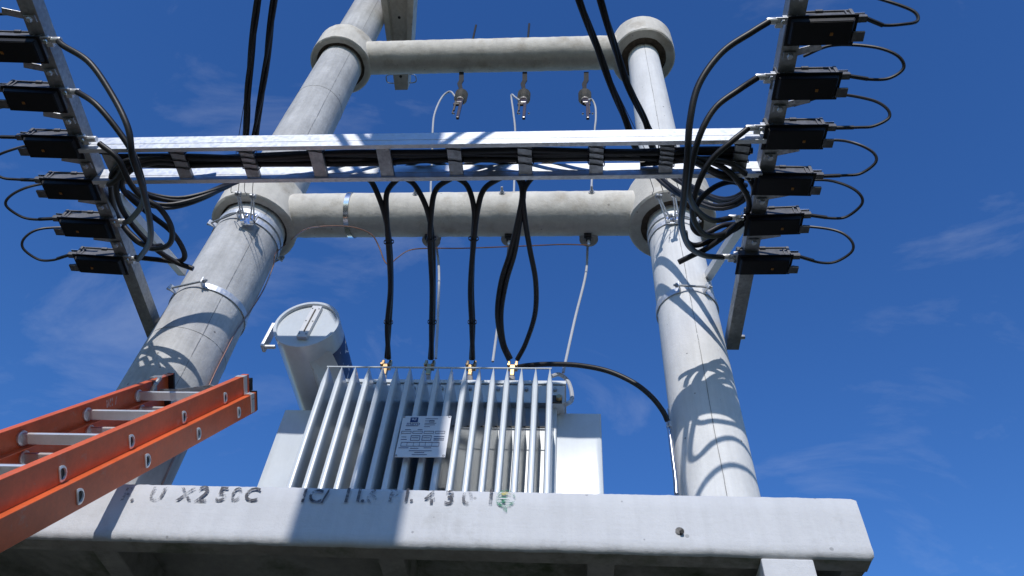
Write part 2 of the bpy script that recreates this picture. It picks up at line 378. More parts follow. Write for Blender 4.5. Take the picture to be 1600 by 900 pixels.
for zz in (-.018, -.008, .002, .012):
    w = math.sqrt(.03 ** 2 - zz * zz); k = len(V); V += [(q.x - w, q.y, q.z + zz), (q.x + w, q.y, q.z + zz), (q.x + w, q.y, q.z + zz + .005), (q.x - w, q.y, q.z + zz + .005)]; F.append((k, k + 1, k + 2, k + 3))
k = len(V); V += [(q.x - .006, q.y, q.z - .055), (q.x + .008, q.y, q.z - .05), (q.x + .006, q.y, q.z - .03), (q.x - .008, q.y, q.z - .03)]; F.append((k, k + 1, k + 2, k + 3))
raw('green_stamp', V, F, green_m, slab)
V = []; F = []; q = q + Vector((0, -.001, 0)); arc_strip(.015, .026, 0.8, 2.3, 10); raw('yellow_stamp', V, F, yellow_m, slab)

# ------------------------------------------------------------------ transformer
TX0, TX1, TY0, TY1, TZ0, TZ1 = -1.235, -0.065, 2.90, 3.46, 3.19, 4.215
tr = thing('transformer', 'grey finned oil transformer with round conservator standing on the platform', 'transformer', ((TX0 + TX1) / 2, 3.15, SZ1))
box('tank', ((TX0 + TX1) / 2, (TY0 + TY1) / 2, (TZ0 + TZ1) / 2), (TX1 - TX0, TY1 - TY0, TZ1 - TZ0), paint_m, tr, 0.006)
lid = box('lid', ((TX0 + TX1) / 2, (TY0 + TY1) / 2, 4.238), (TX1 - TX0 + 0.09, TY1 - TY0 + 0.09, 0.022), paint_m, tr, 0.003)
fl = box('flange', ((TX0 + TX1) / 2, (TY0 + TY1) / 2, 4.165), (TX1 - TX0 + 0.075, TY1 - TY0 + 0.075, 0.115), paint_m, tr, 0.003)
for k in range(9):
    x = TX0 + 0.02 + k * (TX1 - TX0 - 0.03) / 8
    bolt('lid_bolt', (x, TY0 - 0.0375, 4.19), (0, -1, 0), 0.011, 0.014, dzinc_m, lid)
bolt('earth_terminal', (-0.055, TY0 - 0.038, 4.125), (0, -1, 0), 0.016, 0.03, brass_m, tr)
box('terminal_pad', (-0.065, TY0 - 0.04, 4.128), (0.05, 0.012, 0.045), iron_m, tr, 0.002)
for x in (-1.15, -0.15): box('skid', (x, 3.18, 3.168), (0.08, 0.75, 0.05), paint_m, tr, 0.004)
def fin_mesh(d, z0, z1, th):
    # fin in local coords: root at y=0, tip at y=-d; hollow-looking lens section, pinched at the ends
    zz = [(z0, 0.12), (z0 + 0.05, 1), (z1 - 0.10, 1), (z1 - 0.045, 0.55), (z1, 0.12)]
    sec = [(0, 1.0), (-d * .2, .9), (-d * .5, .72), (-d * .85, .9), (-d + .012, 1.0), (-d + .003, .7), (-d, .0)]
    v = []; f = []; n = len(sec) * 2 - 1
    for z, s in zz:
        ring = [(th * w * s, y, z) for y, w in sec] + [(-th * w * s, y, z) for y, w in reversed(sec[:-1])]
        v += ring
    for i in range(len(zz) - 1):
        for k in range(n): f.append((i * n + k, i * n + (k + 1) % n, (i + 1) * n + (k + 1) % n, (i + 1) * n + k))
    f += [tuple(range(n)), tuple(range((len(zz) - 1) * n, len(zz) * n))]
    me = bpy.data.meshes.new('fin'); me.from_pydata(v, [], f)
    bm = bmesh.new(); bm.from_mesh(me); bmesh.ops.recalc_face_normals(bm, faces=bm.faces); bm.to_mesh(me); bm.free()
    me.polygons.foreach_set('use_smooth', [True] * len(me.polygons)); me.set_sharp_from_angle(angle=R_(35))
    me.materials.append(paint_m); return me
fm = fin_mesh(0.275, 3.24, 4.115, 0.0148); fs = fin_mesh(0.215, 3.24, 4.115, 0.011)
def fin(me, x, y, rz):
    o = bpy.data.objects.new('fin', me); C.objects.link(o); o.parent = tr; o.location = Vector((x, y, 0)) - ORG[tr]; o.rotation_euler.z = rz; ORG[o] = Vector((x, y, 0)); return o
FX0, FX1 = -1.160, -0.095
for k in range(17): fin(fm, FX0 + (FX1 - FX0) * k / 16, TY0 - 0.001, 0)
for k in range(17): fin(fm, FX0 + (FX1 - FX0) * k / 16, TY1 + 0.001, math.pi)
for k in range(9):
    y = TY0 + 0.05 + k * 0.0575
    fin(fs, TX1 + 0.001, y, math.pi / 2); fin(fs, TX0 - 0.001, y, -math.pi / 2)
tube('fin_rod', [(FX0 - 0.008, 2.632, 4.118), (FX1 + 0.008, 2.632, 4.118)], 0.0045, paint_m, tr, 8)
tube('fin_rod', [(FX0 - 0.008, 2.80, 3.903), (FX1 + 0.008, 2.80, 3.903)], 0.0035, iron_m, tr, 6)
# conservator
cx, cz, cr = -1.345, 4.41, 0.168
con = lathe('conservator', [(0.002, 0.018), (cr - 0.016, 0.018), (cr - 0.014, 0.0), (cr, 0.0), (cr, 0.76), (cr - .02, 0.775), (0.002, 0.775)], (cx, 2.62, cz), paint_m, tr, (0, 1, 0), 56)
gr = lambda a: Matrix.Rotation(a, 3, 'Y')
ga = R_(6)
pl = box('level_gauge', (cx + 0.012, 2.628, cz + 0.015), (0.052, 0.026, 0.235), white_m, con, 0.003, gr(ga))
box('gauge_slot', (cx + 0.014, 2.6135, cz + 0.02), (0.007, 0.004, 0.165), iron_m, con, 0.001, gr(ga))
for zz in (-0.095, 0.0, 0.095):
    for xx in (-.018, .018):
        v = gr(ga) @ Vector((xx, 0, zz)); bolt('gauge_screw', (cx + 0.012 + v.x, 2.615, cz + 0.015 + v.z), (0, -1, 0), 0.004, 0.004, dzinc_m, con)
# filler bracket on the outer side
boxes('side_bracket', [((cx - cr - 0.045, 2.70, cz - 0.02), (0.016, 0.05, 0.17), gr(R_(4))), ((cx - cr - 0.02, 2.70, cz - 0.09), (0.06, 0.02, 0.012)), ((cx - cr - 0.02, 2.70, cz + 0.05), (0.06, 0.02, 0.012))], zinc_m, con)
# support from conservator to the lid : folded plate
V = [(-1.335, 2.70, cz - cr + 0.03), (-1.205, 2.70, cz - cr + 0.05), (-1.10, 2.86, 4.16), (-1.20, 2.86, 4.12), (-1.335, 2.95, cz - cr + 0.03), (-1.205, 2.95, cz - cr + 0.05), (-1.10, 3.0, 4.16), (-1.20, 3.0, 4.12)]
raw('support_plate', V, [(0, 1, 2, 3), (4, 5, 6, 7), (0, 1, 5, 4), (1, 2, 6, 5), (2, 3, 7, 6), (3, 0, 4, 7)], paint_m, con)
tube('oil_pipe', [(-1.34, 3.1, cz - cr + .02), (-1.33, 3.1, cz - cr - 0.03), (-1.28, 3.1, 4.17), (-1.20, 3.1, 4.17)], 0.035, paint_m, con, 14)
# blue lettering on the right flank of the conservator
def curved_text(body, size, y0, a0, parent):
    me = text_mesh(body, size)
    for v in me.vertices:
        s, u = v.co.x, v.co.y; a = a0 + u / cr; r = cr + 0.0015
        v.co = Vector((cx + r * math.cos(a), y0 + s, cz + r * math.sin(a)))
    return link('lettering', me, white_m, parent)
V = []; F = []
for i in range(13):
    a = R_(-38) + i * R_(76) / 12
    for y in (2.74, 3.2): V.append((cx + (cr + .0008) * math.cos(a), y, cz + (cr + .0008) * math.sin(a)))
F = [(2 * i, 2 * i + 1, 2 * i + 3, 2 * i + 2) for i in range(12)]
lb = raw('logo_panel', V, F, blue_m, con, True)
curved_text('MAVO', 0.15, 2.755, R_(-20), con)
# nameplate
nA, nB, nC, nD = at(630, 650, Y=2.60), at(705, 650, Y=2.60), at(697, 716, Y=2.594), at(616, 714, Y=2.594)
nr = (nB - nA).normalized(); nu = (nA - nD).normalized(); nn = nr.cross(nu).normalized()
nw, nh = (nB - nA).length, (nA - nD).length
Mn = Matrix((nr, nu, nn)).transposed()
npl = box('nameplate', (nA + nB + nC + nD) / 4, (nw, nh, 0.004), white_m, tr, 0.001, Mn)
def npos(u, v): return nD + (nA - nD) * v + (nB - nA) * u + nn * 0.0032
pr = []
def nrect(u0, v0, u1, v1): pr.append(((npos((u0 + u1) / 2, (v0 + v1) / 2)), ((u1 - u0) * nw, (v1 - v0) * nh, 0.0006), Mn))
nrect(.17, .83, .33, .95)
def nframe(u0, v0, u1, v1, w=.008):
    nrect(u0, v0, u1, v0 + w); nrect(u0, v1 - w, u1, v1); nrect(u0, v0, u0 + w, v1); nrect(u1 - w, v0, u1, v1)
nrect(.1, .735, .36, .747)
for i, v in enumerate((.915, .86, .80, .76, .715)): nrect(.48, v, .48 + [.26, .2, .24, .22, .12][i], v + .008)
nrect(.58, .83, .66, .838); nframe(.57, .83, .67, .88, .006)
for u in (.04, .27, .5, .73): nframe(u, .55, u + .2, .61, .007)
for u in (.25, .48): nframe(u, .38, u + .19, .5, .01); nrect(u + .03, .44, u + .16, .45)
for v in (.47, .42, .385): nrect(.72, v, .93, v + .012)
nframe(.08, .24, .85, .34, .008)
for u in (.2, .33, .45, .57, .7): nrect(u, .24, u + .006, .34)
for u, v, w in ((.05, .2, .2), (.28, .19, .17), (.55, .2, .15), (.27, .13, .45), (.38, .09, .2), (.34, .04, .3), (.06, .46, .1), (.06, .4, .12), (.1, .64, .12), (.36, .64, .1)): nrect(u, v, u + w, v + .01)
boxes('fine_print', pr, blue_m, npl, 0)
lettering('lettering', 'mavo', 0.026, npos(.11, .762), nr, nu, blue_m, npl, 1.05)
for u in (.21, .27): lettering('logo_mark', 'o', .018, npos(u - .015, .90) + nn * .0006, nr, nu, white_m, npl)
lettering('logo_mark', '~', .036, npos(.2, .845) + nn * .0006, nr, nu, white_m, npl)
for u in (.03, .97):
    for v in (.03, .97): lathe('rivet', [(.006, 0), (.004, .003), (.001, .004)], npos(u, v) - nn * .001, dzinc_m, npl, nn, 8)
# low-voltage bushings
LVB = [at(px, 574, Y=2.965) for px in (603, 671, 736, 801)]
for p in LVB:
    b = lathe('bushing', [(0.032, 0), (0.032, .03), (.022, .035), (.03, .05), (.022, .065), (.03, .08), (.02, .095), (.018, .12), (.002, .12)], (p.x, p.y, 4.249), porc_m, tr, seg=20)
    boxes('clamp', [((p.x, p.y, 4.40), (0.026, 0.03, 0.05)), ((p.x, p.y - 0.004, 4.435), (0.056, 0.026, 0.03)), ((p.x - .02, p.y, 4.462), (0.016, 0.026, 0.04)), ((p.x + .02, p.y, 4.462), (0.016, 0.026, 0.04))], brass_m, b, .004)
    for s in (-1, 1): bolt('clamp_bolt', (p.x + s * .02, p.y - .017, 4.44), (0, -1, 0), .009, .012, brass_m, b)
    lathe('stem', [(.012, 0), (.012, .05)], (p.x, p.y, 4.355), brass_m, b, seg=12)
HVB = [Vector((-0.83, 3.30, 4.249)), Vector((-0.50, 3.30, 4.249)), Vector((-0.16, 3.30, 4.249))]
for p in HVB:
    prof = [(.05, 0), (.05, .03)]
    for k in range(4): prof += [(.03, .04 + k * .05), (.058, .055 + k * .05), (.03, .07 + k * .05)]
    lathe('high_voltage_bushing', prof + [(.02, .25), (.015, .28), (.002, .28)], p, brown_m, tr, seg=20)
# earth braid at the lid corner
tube('earth_braid', [at(x, y, Y=Y) for x, y, Y in ((862, 588, 2.93), (872, 585, 2.94), (880, 588, 2.95), (888, 597, 2.95), (893, 612, 2.93), (893, 626, 2.90), (884, 632, 2.865))], .011, gcab_m, tr, 8)

# ------------------------------------------------------------------ support arms
AZ = 4.72
def lax(y): return -2.265 - 0.078 * (y - 1.1)
def arm(side, label):
    xf = (lambda y: 0.895) if side > 0 else lax
    y0, y1 = 0.75, 3.06
    A, B = Vector((xf(y0), y0, AZ)), Vector((xf(y1), y1, AZ)); d = (B - A).normalized(); r_ = d.cross(Vector((0, 0, 1))).normalized()
    M = Matrix((r_, d, r_.cross(d))).transposed()
    t = thing('support_arm', label, 'steel arm', (xf(2.9), 2.9, AZ), 'steel arms holding the fuse boxes')
    L = (B - A).length; mid = (A + B) / 2; w = 0.07
    boxes('bar', [(mid + Vector((0, 0, -w / 2)), (w, L, 0.008), M), (mid + M @ Vector((-side * (w / 2 - .004), 0, 0)), (0.008, L, w), M), ], dzinc_m, t, .001)
    for k in range(6):
        y = 1.10 + k * 0.2375; p = Vector((xf(y), y, AZ))
        boxes('hanger', [(p + Vector((side * .055, 0.02, -.005)), (.16, .03, .006), Matrix.Rotation(side * R_(12), 3, 'Y') @ Matrix.Rotation(side * R_(-20), 3, 'Z')), (p + Vector((0, .02, -.045)), (.05, .03, .01))], dzinc_m, t)
        bolt('hanger_bolt', p + Vector((0, .02, -.05)), (0, 0, -1), .012, .014, zinc_m, t)
    return t, xf
armR, fR = arm(1, 'galvanised steel arm on the right pole holding six fuse boxes')
armL, fL = arm(-1, 'galvanised steel arm on the left pole holding six fuse boxes')
bolt('end_bolt', (0.93, 3.0, AZ), (1, 0, 0), .014, .03, dzinc_m, armR)
# diagonal braces
def bar(name, a, b, w, h, material, parent):
    a, b = Vector(a), Vector(b); ax, u, v = frame3(b - a); M = Matrix((ax, u, v)).transposed()
    return box(name, (a + b) / 2, ((b - a).length, h, w), material, parent, .002, M)
bar('brace', at(180, 305, Z=4.80), Vector((LX - 0.20, 2.86, 5.12)), .045, .045, zinc_m, armL)
bar('brace', at(1180, 318, Z=4.80), Vector((RX + 0.13, 2.9, 5.12)), .045, .045, zinc_m, armR)

# ------------------------------------------------------------------ cable tray
tray = thing('cable_tray', 'galvanised ladder cable tray spanning between the two steel arms', 'cable tray', (-.75, 1.82, 4.63))
ty0, ty1, tz0, tz1 = 1.722, 1.895, 4.632, 4.738
tx0, tx1 = -2.30, 0.865
for y, s in ((ty0, 1), (ty1, 1)):
    boxes('side_rail', [(((tx0 + tx1) / 2, y, (tz0 + tz1) / 2), (tx1 - tx0, .003, tz1 - tz0)), (((tx0 + tx1) / 2, y + s * .012, tz1 - .0015), (tx1 - tx0, .022, .003)), (((tx0 + tx1) / 2, y + s * .010, tz0 + .0015), (tx1 - tx0, .018, .003)), (((tx0 + tx1) / 2, y - .0022, tz0 + .045), (tx1 - tx0, .0016, .006))], zinc_m, tray, .0004)
RUNG = [at(px, 250, Z=tz0).x for px in (170, 278, 386, 494, 600, 710, 820, 932, 1042, 1158)]
for x in RUNG:
    boxes('rung', [((x, (ty0 + ty1) / 2, tz0 + .012), (.062, ty1 - ty0 - .006, .003)), ((x - .03, (ty0 + ty1) / 2, tz0 + .022), (.003, ty1 - ty0 - .006, .02)), ((x + .03, (ty0 + ty1) / 2, tz0 + .022), (.003, ty1 - ty0 - .006, .02))], dzinc_m, tray, .0004)
# cable ties round the rungs
for i, x in enumerate(RUNG):
    n = [1, 3, 4, 1, 0, 2, 3, 4, 5, 3][i]
    for k in range(n):
        y = ty0 + .03 + k * (.12 / max(n, 2)); tube('cable_tie', [(x - .036, y - .006, tz0 + .05), (x - .035, y - .005, tz0 + .006), (x, y, tz0 + .0075), (x + .035, y + .006, tz0 + .006), (x + .036, y + .008, tz0 + .05)], .003, black_m, tray, 5, 2)

# cables lying in the tray
gtray = 'black cables lying along the tray'
tl = ['lowest', 'second', 'third', 'fourth', 'fifth', 'sixth', 'topmost']
tray_lab = ['black cable along the tray front edge, arching up at the left end', 'black cable in the tray dipping between the third and fourth rungs', 'black cable lying at the middle of the tray over its whole length',
            'black cable in the tray close to the rear rail', 'black cable in the right half of the tray, front of the bundle', 'black cable in the right half of the tray, back of the bundle', 'black cable crossing the left third of the tray diagonally']
specs = [(-2.15, .72, 1.785, 0), (-2.1, .78, 1.80, 1), (-2.15, .8, 1.818, 2), (-2.1, .75, 1.835, 3), (-.5, .8, 1.79, 4), (-.45, .82, 1.825, 5), (-2.1, -1.2, 1.795, 6)]
for a, b, y, i in specs:
    n = max(5, int((b - a) / .22)); pts = []
    for k in range(n + 1):
        x = a + (b - a) * k / n
        yy = y + .009 * math.sin(x * 3.1 + i * 1.9) + .005 * math.sin(x * 7.3 + i)
        zz = tz0 + .030 + .011 * (i % 2) + .004 * (1 + math.sin(x * 4.1 + i * 2.3)) + (.02 if i in (2, 5) else 0)
        pts.append((x, min(max(yy, ty0 + .045), 1.843), zz))
    tag(tube('tray_cable', pts, .0155, rub_m, None, 10, 6), tray_lab[i], 'cable', gtray)

# ------------------------------------------------------------------ low voltage drops, tray to transformer
DR = []
def drop(path, label, sleeve=None):
    n = len(path); pts = []
    for i, q in enumerate(path):
        pts.append(q if isinstance(q, Vector) else at(q[0], q[1], Z=q[2]))
    DR.append((tube('drop_cable', pts, .0135, rub_m, None, 10, 8), spline(pts, 8))); tag(DR[-1][0], label, 'cable', 'cables dropping from the tray to the bushings')
def on_tray(px, dx, z=4.70):
    x = at(px, 262, Z=4.66).x
    return [Vector((x + dx * 2.6, 1.815, tz0 + .045)), Vector((x + dx * 1.4, 1.835, tz0 + .075)), Vector((x + dx * .55, 1.89, tz1 + .018)), Vector((x + dx * .16, 1.945, tz1 - .02))]
def dd(px0, dx, mids, e, label):
    drop(on_tray(px0, dx) + [(x, y, z) for x, y, z in mids] + [Vector(e)], label)
b = LVB
dd(575, -.22, [(585, 292, 4.67), (601, 335, 4.62), (609, 385, 4.59), (611, 450, 4.56), (608, 510, 4.53)], b[0] + Vector((-.006, -.01, .10 - .0)) + Vector((0, 0, 4.40 - b[0].z)), 'left cable of the pair dropping to the leftmost bushing')
dd(607, .18, [(605, 300, 4.665), (604, 335, 4.62), (607, 385, 4.575), (610, 450, 4.545), (605, 510, 4.52)], Vector((b[0].x + .008, b[0].y - .014, 4.49)), 'right cable of the pair dropping to the leftmost bushing')
dd(636, -.22, [(650, 292, 4.67), (668, 330, 4.62), (676, 380, 4.59), (677, 450, 4.56), (676, 510, 4.53)], Vector((b[1].x - .004, b[1].y - .004, 4.50)), 'left cable of the pair dropping to the second bushing')
dd(693, .22, [(682, 295, 4.67), (674, 330, 4.62), (672, 380, 4.575), (675, 450, 4.545), (674, 510, 4.52)], Vector((b[1].x + .006, b[1].y - .014, 4.49)), 'right cable of the pair dropping to the second bushing')
dd(718, -.22, [(731, 292, 4.67), (741, 330, 4.62), (739, 380, 4.59), (737, 450, 4.56), (739, 510, 4.53)], Vector((b[2].x - .004, b[2].y - .004, 4.50)), 'left cable of the pair dropping to the third bushing')
dd(772, .22, [(757, 295, 4.67), (746, 330, 4.62), (740, 380, 4.575), (735, 450, 4.545), (737, 510, 4.52)], Vector((b[2].x + .006, b[2].y - .014, 4.49)), 'right cable of the pair dropping to the third bushing')
dd(815, -.20, [(816, 300, 4.665), (810, 340, 4.63), (797, 395, 4.60), (783, 440, 4.57), (777, 490, 4.54), (784, 535, 4.53)], Vector((b[3].x - .022, b[3].y - .01, 4.49)), 'thick left strand of the looped pair dropping to the rightmost bushing')
dd(822, .20, [(818, 300, 4.665), (820, 340, 4.63), (828, 390, 4.60), (837, 440, 4.57), (836, 490, 4.54), (822, 535, 4.53)], Vector((b[3].x + .022, b[3].y - .01, 4.49)), 'bowed right strand of the looped pair dropping to the rightmost bushing')
dd(819, -.14, [(818, 300, 4.67), (813, 340, 4.635), (804, 395, 4.605), (791, 440, 4.575), (783, 490, 4.545), (787, 535, 4.535)], Vector((b[3].x - .012, b[3].y - .016, 4.49)), 'inner strand beside the left one of the looped pair to the rightmost bushing')
for a_, b_ in ((0, 1), (2, 3), (4, 5)):
    (oa, pa), (ob, pb) = DR[a_], DR[b_]
    for f_ in (.66, .88):
        p = pa[int(f_ * (len(pa) - 1))]; q = min(pb, key=lambda w: (w - p).length); ax_ = pa[int(f_ * (len(pa) - 1)) + 1] - p
        rt = .0150 + (p - q).length * .5
        lathe('cable_tie', [(rt, -.004), (rt + .0018, -.004), (rt + .0018, .004), (rt, .004)], (p + q) / 2, black_m, oa, ax_, 16, closed=True)
# neutral cable to the right pole
tag(tube('neutral_cable', [b[3] + Vector((.02, 0, -.0))] + [at(x, y, Y=Y) for x, y, Y in ((825, 571, 2.93), (860, 569, 2.9), (905, 571, 2.87), (950, 580, 2.85), (990, 598, 2.85), (1018, 620, 2.86), (1036, 643, 2.88), (1043, 658, 2.9))], .0135, rub_m, None, 10), 'black cable arching from the rightmost bushing over to the right pole', 'cable')
cd = thing('earth_conduit', 'shiny steel conduit strapped down the left side of the right pole', 'conduit', (RX - .19, 2.93, SZ1))
tube('pipe', [at(x, y, Y=2.93) for x, y in ((1042, 640), (1044, 655), (1050, 705), (1055, 745), (1057, 772))], .011, steel_m, cd, 10)
lathe('ferrule', [(.0145, 0), (.0145, .03)], at(1046, 668, Y=2.93), alu_m, cd, seg=14)

# ------------------------------------------------------------------ fuse boxes
def fuse_box(side, k, label):
    y = 1.19 + k * 0.2365
    x0 = (0.862 - k * .006) if side > 0 else (-2.25 - k * .019)
    z0 = 4.615; L, W, H = .252, .108, .092
    z0 += random.uniform(-.004, .004); ang = (0.0 if side > 0 else R_(4.0)) + R_(random.uniform(-1.3, 1.3)); rol = R_(random.uniform(-1.5, 1.5))
    t = thing('fuse_box', label, 'fuse box', (x0, y, z0), 'black fuse boxes on the arms')
    Mr = Matrix.Rotation(ang, 3, 'Z') @ Matrix.Rotation(rol, 3, 'Y')
    def P(o, yy, zz):
        v = Mr @ Vector((side * o, yy, zz)); return Vector((x0, y, z0)) + v
    def hexa(name, o0, o1, y0, y1, z0_, p0, p1, r0, r1, z1_, m_, bev):
        v = [P(o0, y0, z0_), P(o1, y0, z0_), P(o1, y1, z0_), P(o0, y1, z0_), P(p0, r0, z1_), P(p1, r0, z1_), P(p1, r1, z1_), P(p0, r1, z1_)]
        bm = bmesh.new(); vv = [bm.verts.new(q) for q in v]
        for f in ((0, 1, 2, 3), (4, 5, 6, 7), (0, 1, 5, 4), (1, 2, 6, 5), (2, 3, 7, 6), (3, 0, 4, 7)): bm.faces.new([vv[i] for i in f])
        bmesh.ops.recalc_face_normals(bm, faces=bm.faces); bmesh.ops.bevel(bm, geom=list(bm.edges), offset=bev, segments=2, affect='EDGES')
        me = bpy.data.meshes.new(name); bm.to_mesh(me); bm.free(); return link(name, me, m_, t)
    hexa('body', 0, L, 0, W, .030, .008, L - .008, .012, W - .01, H + .012, plas2_m, .004)
    cover = hexa('cover', .010, L - .016, .008, W - .012, 0, .002, L - .002, .002, W - .002, .0275, plas_m, .003)
    boxes('rim', [(P(L / 2, W / 2, .0285), (L + .016, W + .014, .006), Mr)], plas_m, cover, .002)
    lid = boxes('lid', [(P(.006, .012, H * .85), (.014, .022, .06), Mr), (P(L - .006, .012, H * .85), (.014, .022, .06), Mr), (P(L / 2, W / 2, H + .014), (L + .006, W - .01, .008), Mr), (P(L * .5, .006, H * 1.1), (.03, .012, .014), Mr)], plas2_m, t, .003)
    for o in (.03, L - .03): box('lid_rib', P(o, .004, H * .75), (.006, .008, H * .5), plas2_m, lid, .001, Mr)
    boxes('end_lug', [(P(L + .018, W - .03, .016), (.045, .04, .012), Mr), (P(L + .022, W - .03, .026), (.022, .026, .012), Mr)], plas2_m, t, .002)
    lathe('lug_bolt', [(.010, 0), (.010, .008)], P(L + .022, W - .03, .032), dzinc_m, t, seg=6)
    boxes('gland', [(P(L + .022, .02, H * .55), (.05, .026, .024), Mr), (P(L + .012, .03, H * .78), (.045, .03, .010), Mr)], plas2_m, t, .003)
    box('terminal_strap', P(L + .02, .018, H * .88), (.05, .022, .006), steel_m, t, .001, Mr)
    box('indicator', P(L * .64, W * .55, -.0012), (.012, .012, .004), lamp_m, t, .001, Mr)
    lug = boxes('cable_lug', [(P(-.022, .02, H * .55), (.055, .030, .007), Mr), (P(-.035, .035, H * .5), (.03, .02, .016), Mr), (P(-.01, .02, H * .7), (.02, .024, .03), Mr)], alu_m, t, .002)
    lathe('lug_barrel', [(.013, 0), (.0145, .004), (.0145, .035), (.013, .04)], P(-.045, .02, H * .55), alu_m, t, (-side, 0, 0), 14)
    bolt('lug_screw', P(-.022, .02, H * .49), (0, 0, -1), .010, .012, steel_m, t)
    return P
names = ['topmost', 'second from the top', 'third from the top', 'fourth from the top', 'fifth from the top', 'lowest']
PR = [fuse_box(1, k, 'black plastic fuse box on the right arm, %s of its six' % names[k]) for k in range(6)]
PL = [fuse_box(-1, k, 'black plastic fuse box on the left arm, %s of its six' % names[k]) for k in range(6)]

# ------------------------------------------------------------------ thin outgoing loops
loopR = [[(1345, 35), (1378, 39), (1410, 38), (1433, 33), (1428, 18), (1390, 3), (1345, -8), (1290, -10)],
         [(1333, 121), (1360, 124), (1390, 122), (1412, 106), (1401, 86), (1362, 73), (1300, 71), (1255, 88)],
         [(1312, 198), (1340, 199), (1365, 197), (1389, 184), (1384, 168), (1357, 155), (1300, 148), (1240, 165)],
         [(1292, 273), (1320, 274), (1345, 271), (1368, 254), (1364, 238), (1336, 224), (1300, 219), (1240, 226)],
         [(1277, 340), (1300, 341), (1324, 338), (1347, 318), (1340, 300), (1312, 286), (1278, 281), (1220, 286)],
         [(1252, 408), (1280, 410), (1306, 409), (1331, 393), (1330, 376), (1308, 361), (1262, 354), (1200, 352)]]
zs_ = [4.662, 4.66, 4.66, 4.68, 4.72, 4.78, 4.85, 4.86]
for k, lp_ in enumerate(loopR):
    pts = [at(x, y, Z=z) for (x, y), z in zip(lp_, zs_)]
    a = PR[k](.252 + .045, .02, .047); pts[0] = a
    for side in (1, -1):
        if side < 0:
            o = Vector((0.862 - k * .006, 0, 0)); q = Matrix.Rotation(R_(4.0), 3, 'Z')
            y = 1.19 + k * .2365; base = Vector((-2.25 - k * .019, y, 0))
            pp = []
            for p in pts:
                l = p - Vector((o.x, y, 0)); l.x *= -1; pp.append(base + q @ l + Vector((0, random.uniform(-.006, .006), random.uniform(-.005, .005))))
            pp[0] = PL[k](.252 + .045, .02, .047)
        else: pp = pts
        t = thing('loop_wire', 'thin black wire looping from the %s fuse box on the %s arm' % (['topmost', 'second', 'third', 'fourth', 'fifth', 'lowest'][k], 'right' if side > 0 else 'left'), 'wire', pp[0], 'outgoing wire loops')
        tube('wire', pp, .0068, rub_m, t, 8); d = (pp[1] - pp[0]).normalized()
        tube('sleeve', [pp[0], pp[0] + d * .03, pp[0] + d * .075], .0092, black_m, t, 8)

# ------------------------------------------------------------------ thick feeder loops
gfeed = 'thick feeder cables beside the arms'
def feeder(path, label, start=None, end=None, r=.0135):
    pts = [at(x, y, Z=z) for x, y, z in path]
    if start is not None: pts = [start] + pts
    if end is not None: pts = pts + [end]
    tag(tube('feeder_cable', pts, r, rub_m, None, 10, 8), label, 'cable', gfeed)
E0 = lambda P: P(-.075, .02, .047)
feeder([(1175, 50, 4.63), (1128, 82, 4.56), (1092, 132, 4.44), (1078, 190, 4.32), (1074, 250, 4.24), (1068, 315, 4.25), (1065, 350, 4.32), (1076, 384, 4.46), (1100, 399, 4.58)], 'long thick cable sweeping from the topmost right fuse box to the lowest', E0(PR[0]), E0(PR[5]))
feeder([(1155, 140, 4.64), (1118, 168, 4.57), (1094, 210, 4.48), (1080, 262, 4.42), (1076, 298, 4.42), (1086, 325, 4.49), (1112, 344, 4.59)], 'thick cable bowing from the second right fuse box to the fifth', E0(PR[1]), E0(PR[4]))
feeder([(1142, 222, 4.60), (1113, 248, 4.56), (1094, 280, 4.52), (1083, 318, 4.50), (1085, 346, 4.52), (1104, 368, 4.57), (1135, 364, 4.65), (1162, 348, 4.73), (1176, 320, 4.80)], 'thick cable hooking down from the third right fuse box', E0(PR[2]))
feeder([(1128, 272, 4.612), (1105, 262, 4.60), (1085, 252, 4.605), (1060, 247, 4.65), (1030, 247, 4.69), (1000, 247, 4.69)], 'thick cable from the fourth right fuse box into the tray', E0(PR[3]))
feeder([(1010, 250, 4.70), (1040, 248, 4.69), (1085, 247, 4.635), (1130, 262, 4.60), (1162, 296, 4.64), (1170, 325, 4.68), (1150, 354, 4.65), (1108, 386, 4.61), (1080, 400, 4.59), (1060, 410, 4.58)], 'thick cable ending in a cut stub low before the right pole')
feeder([(1020, 254, 4.71), (1050, 250, 4.69), (1100, 249, 4.63), (1145, 257, 4.60), (1174, 284, 4.68), (1177, 312, 4.73), (1158, 342, 4.71), (1122, 370, 4.66), (1090, 383, 4.62), (1074, 378, 4.60), (1070, 362, 4.60)], 'thick cable curling back under the right arm end of the tray')
feeder([(1000, 256, 4.70), (1035, 254, 4.69), (1080, 252, 4.62), (1125, 275, 4.61), (1160, 283, 4.65)], 'short thick cable beside the fourth right fuse box')
feeder([(1164, 350, 4.76), (1130, 352, 4.70), (1098, 366, 4.63), (1082, 352, 4.59), (1090, 318, 4.60), (1114, 294, 4.64), (1142, 284, 4.70), (1165, 290, 4.76)], 'thick cable ring tucked below the fourth right fuse box')
feeder([(100, 72, 4.63), (140, 98, 4.56), (176, 150, 4.44), (200, 200, 4.32), (207, 245, 4.25), (222, 290, 4.25), (234, 345, 4.32), (234, 378, 4.42), (220, 400, 4.56)], 'long thick cable sweeping from the topmost left fuse box to the lowest', E0(PL[0]), E0(PL[5]))
feeder([(125, 146, 4.64), (152, 165, 4.57), (186, 206, 4.49), (210, 245, 4.43), (224, 292, 4.42), (222, 320, 4.48), (203, 344, 4.58)], 'thick cable bowing from the second left fuse box to the fifth', E0(PL[1]), E0(PL[4]))
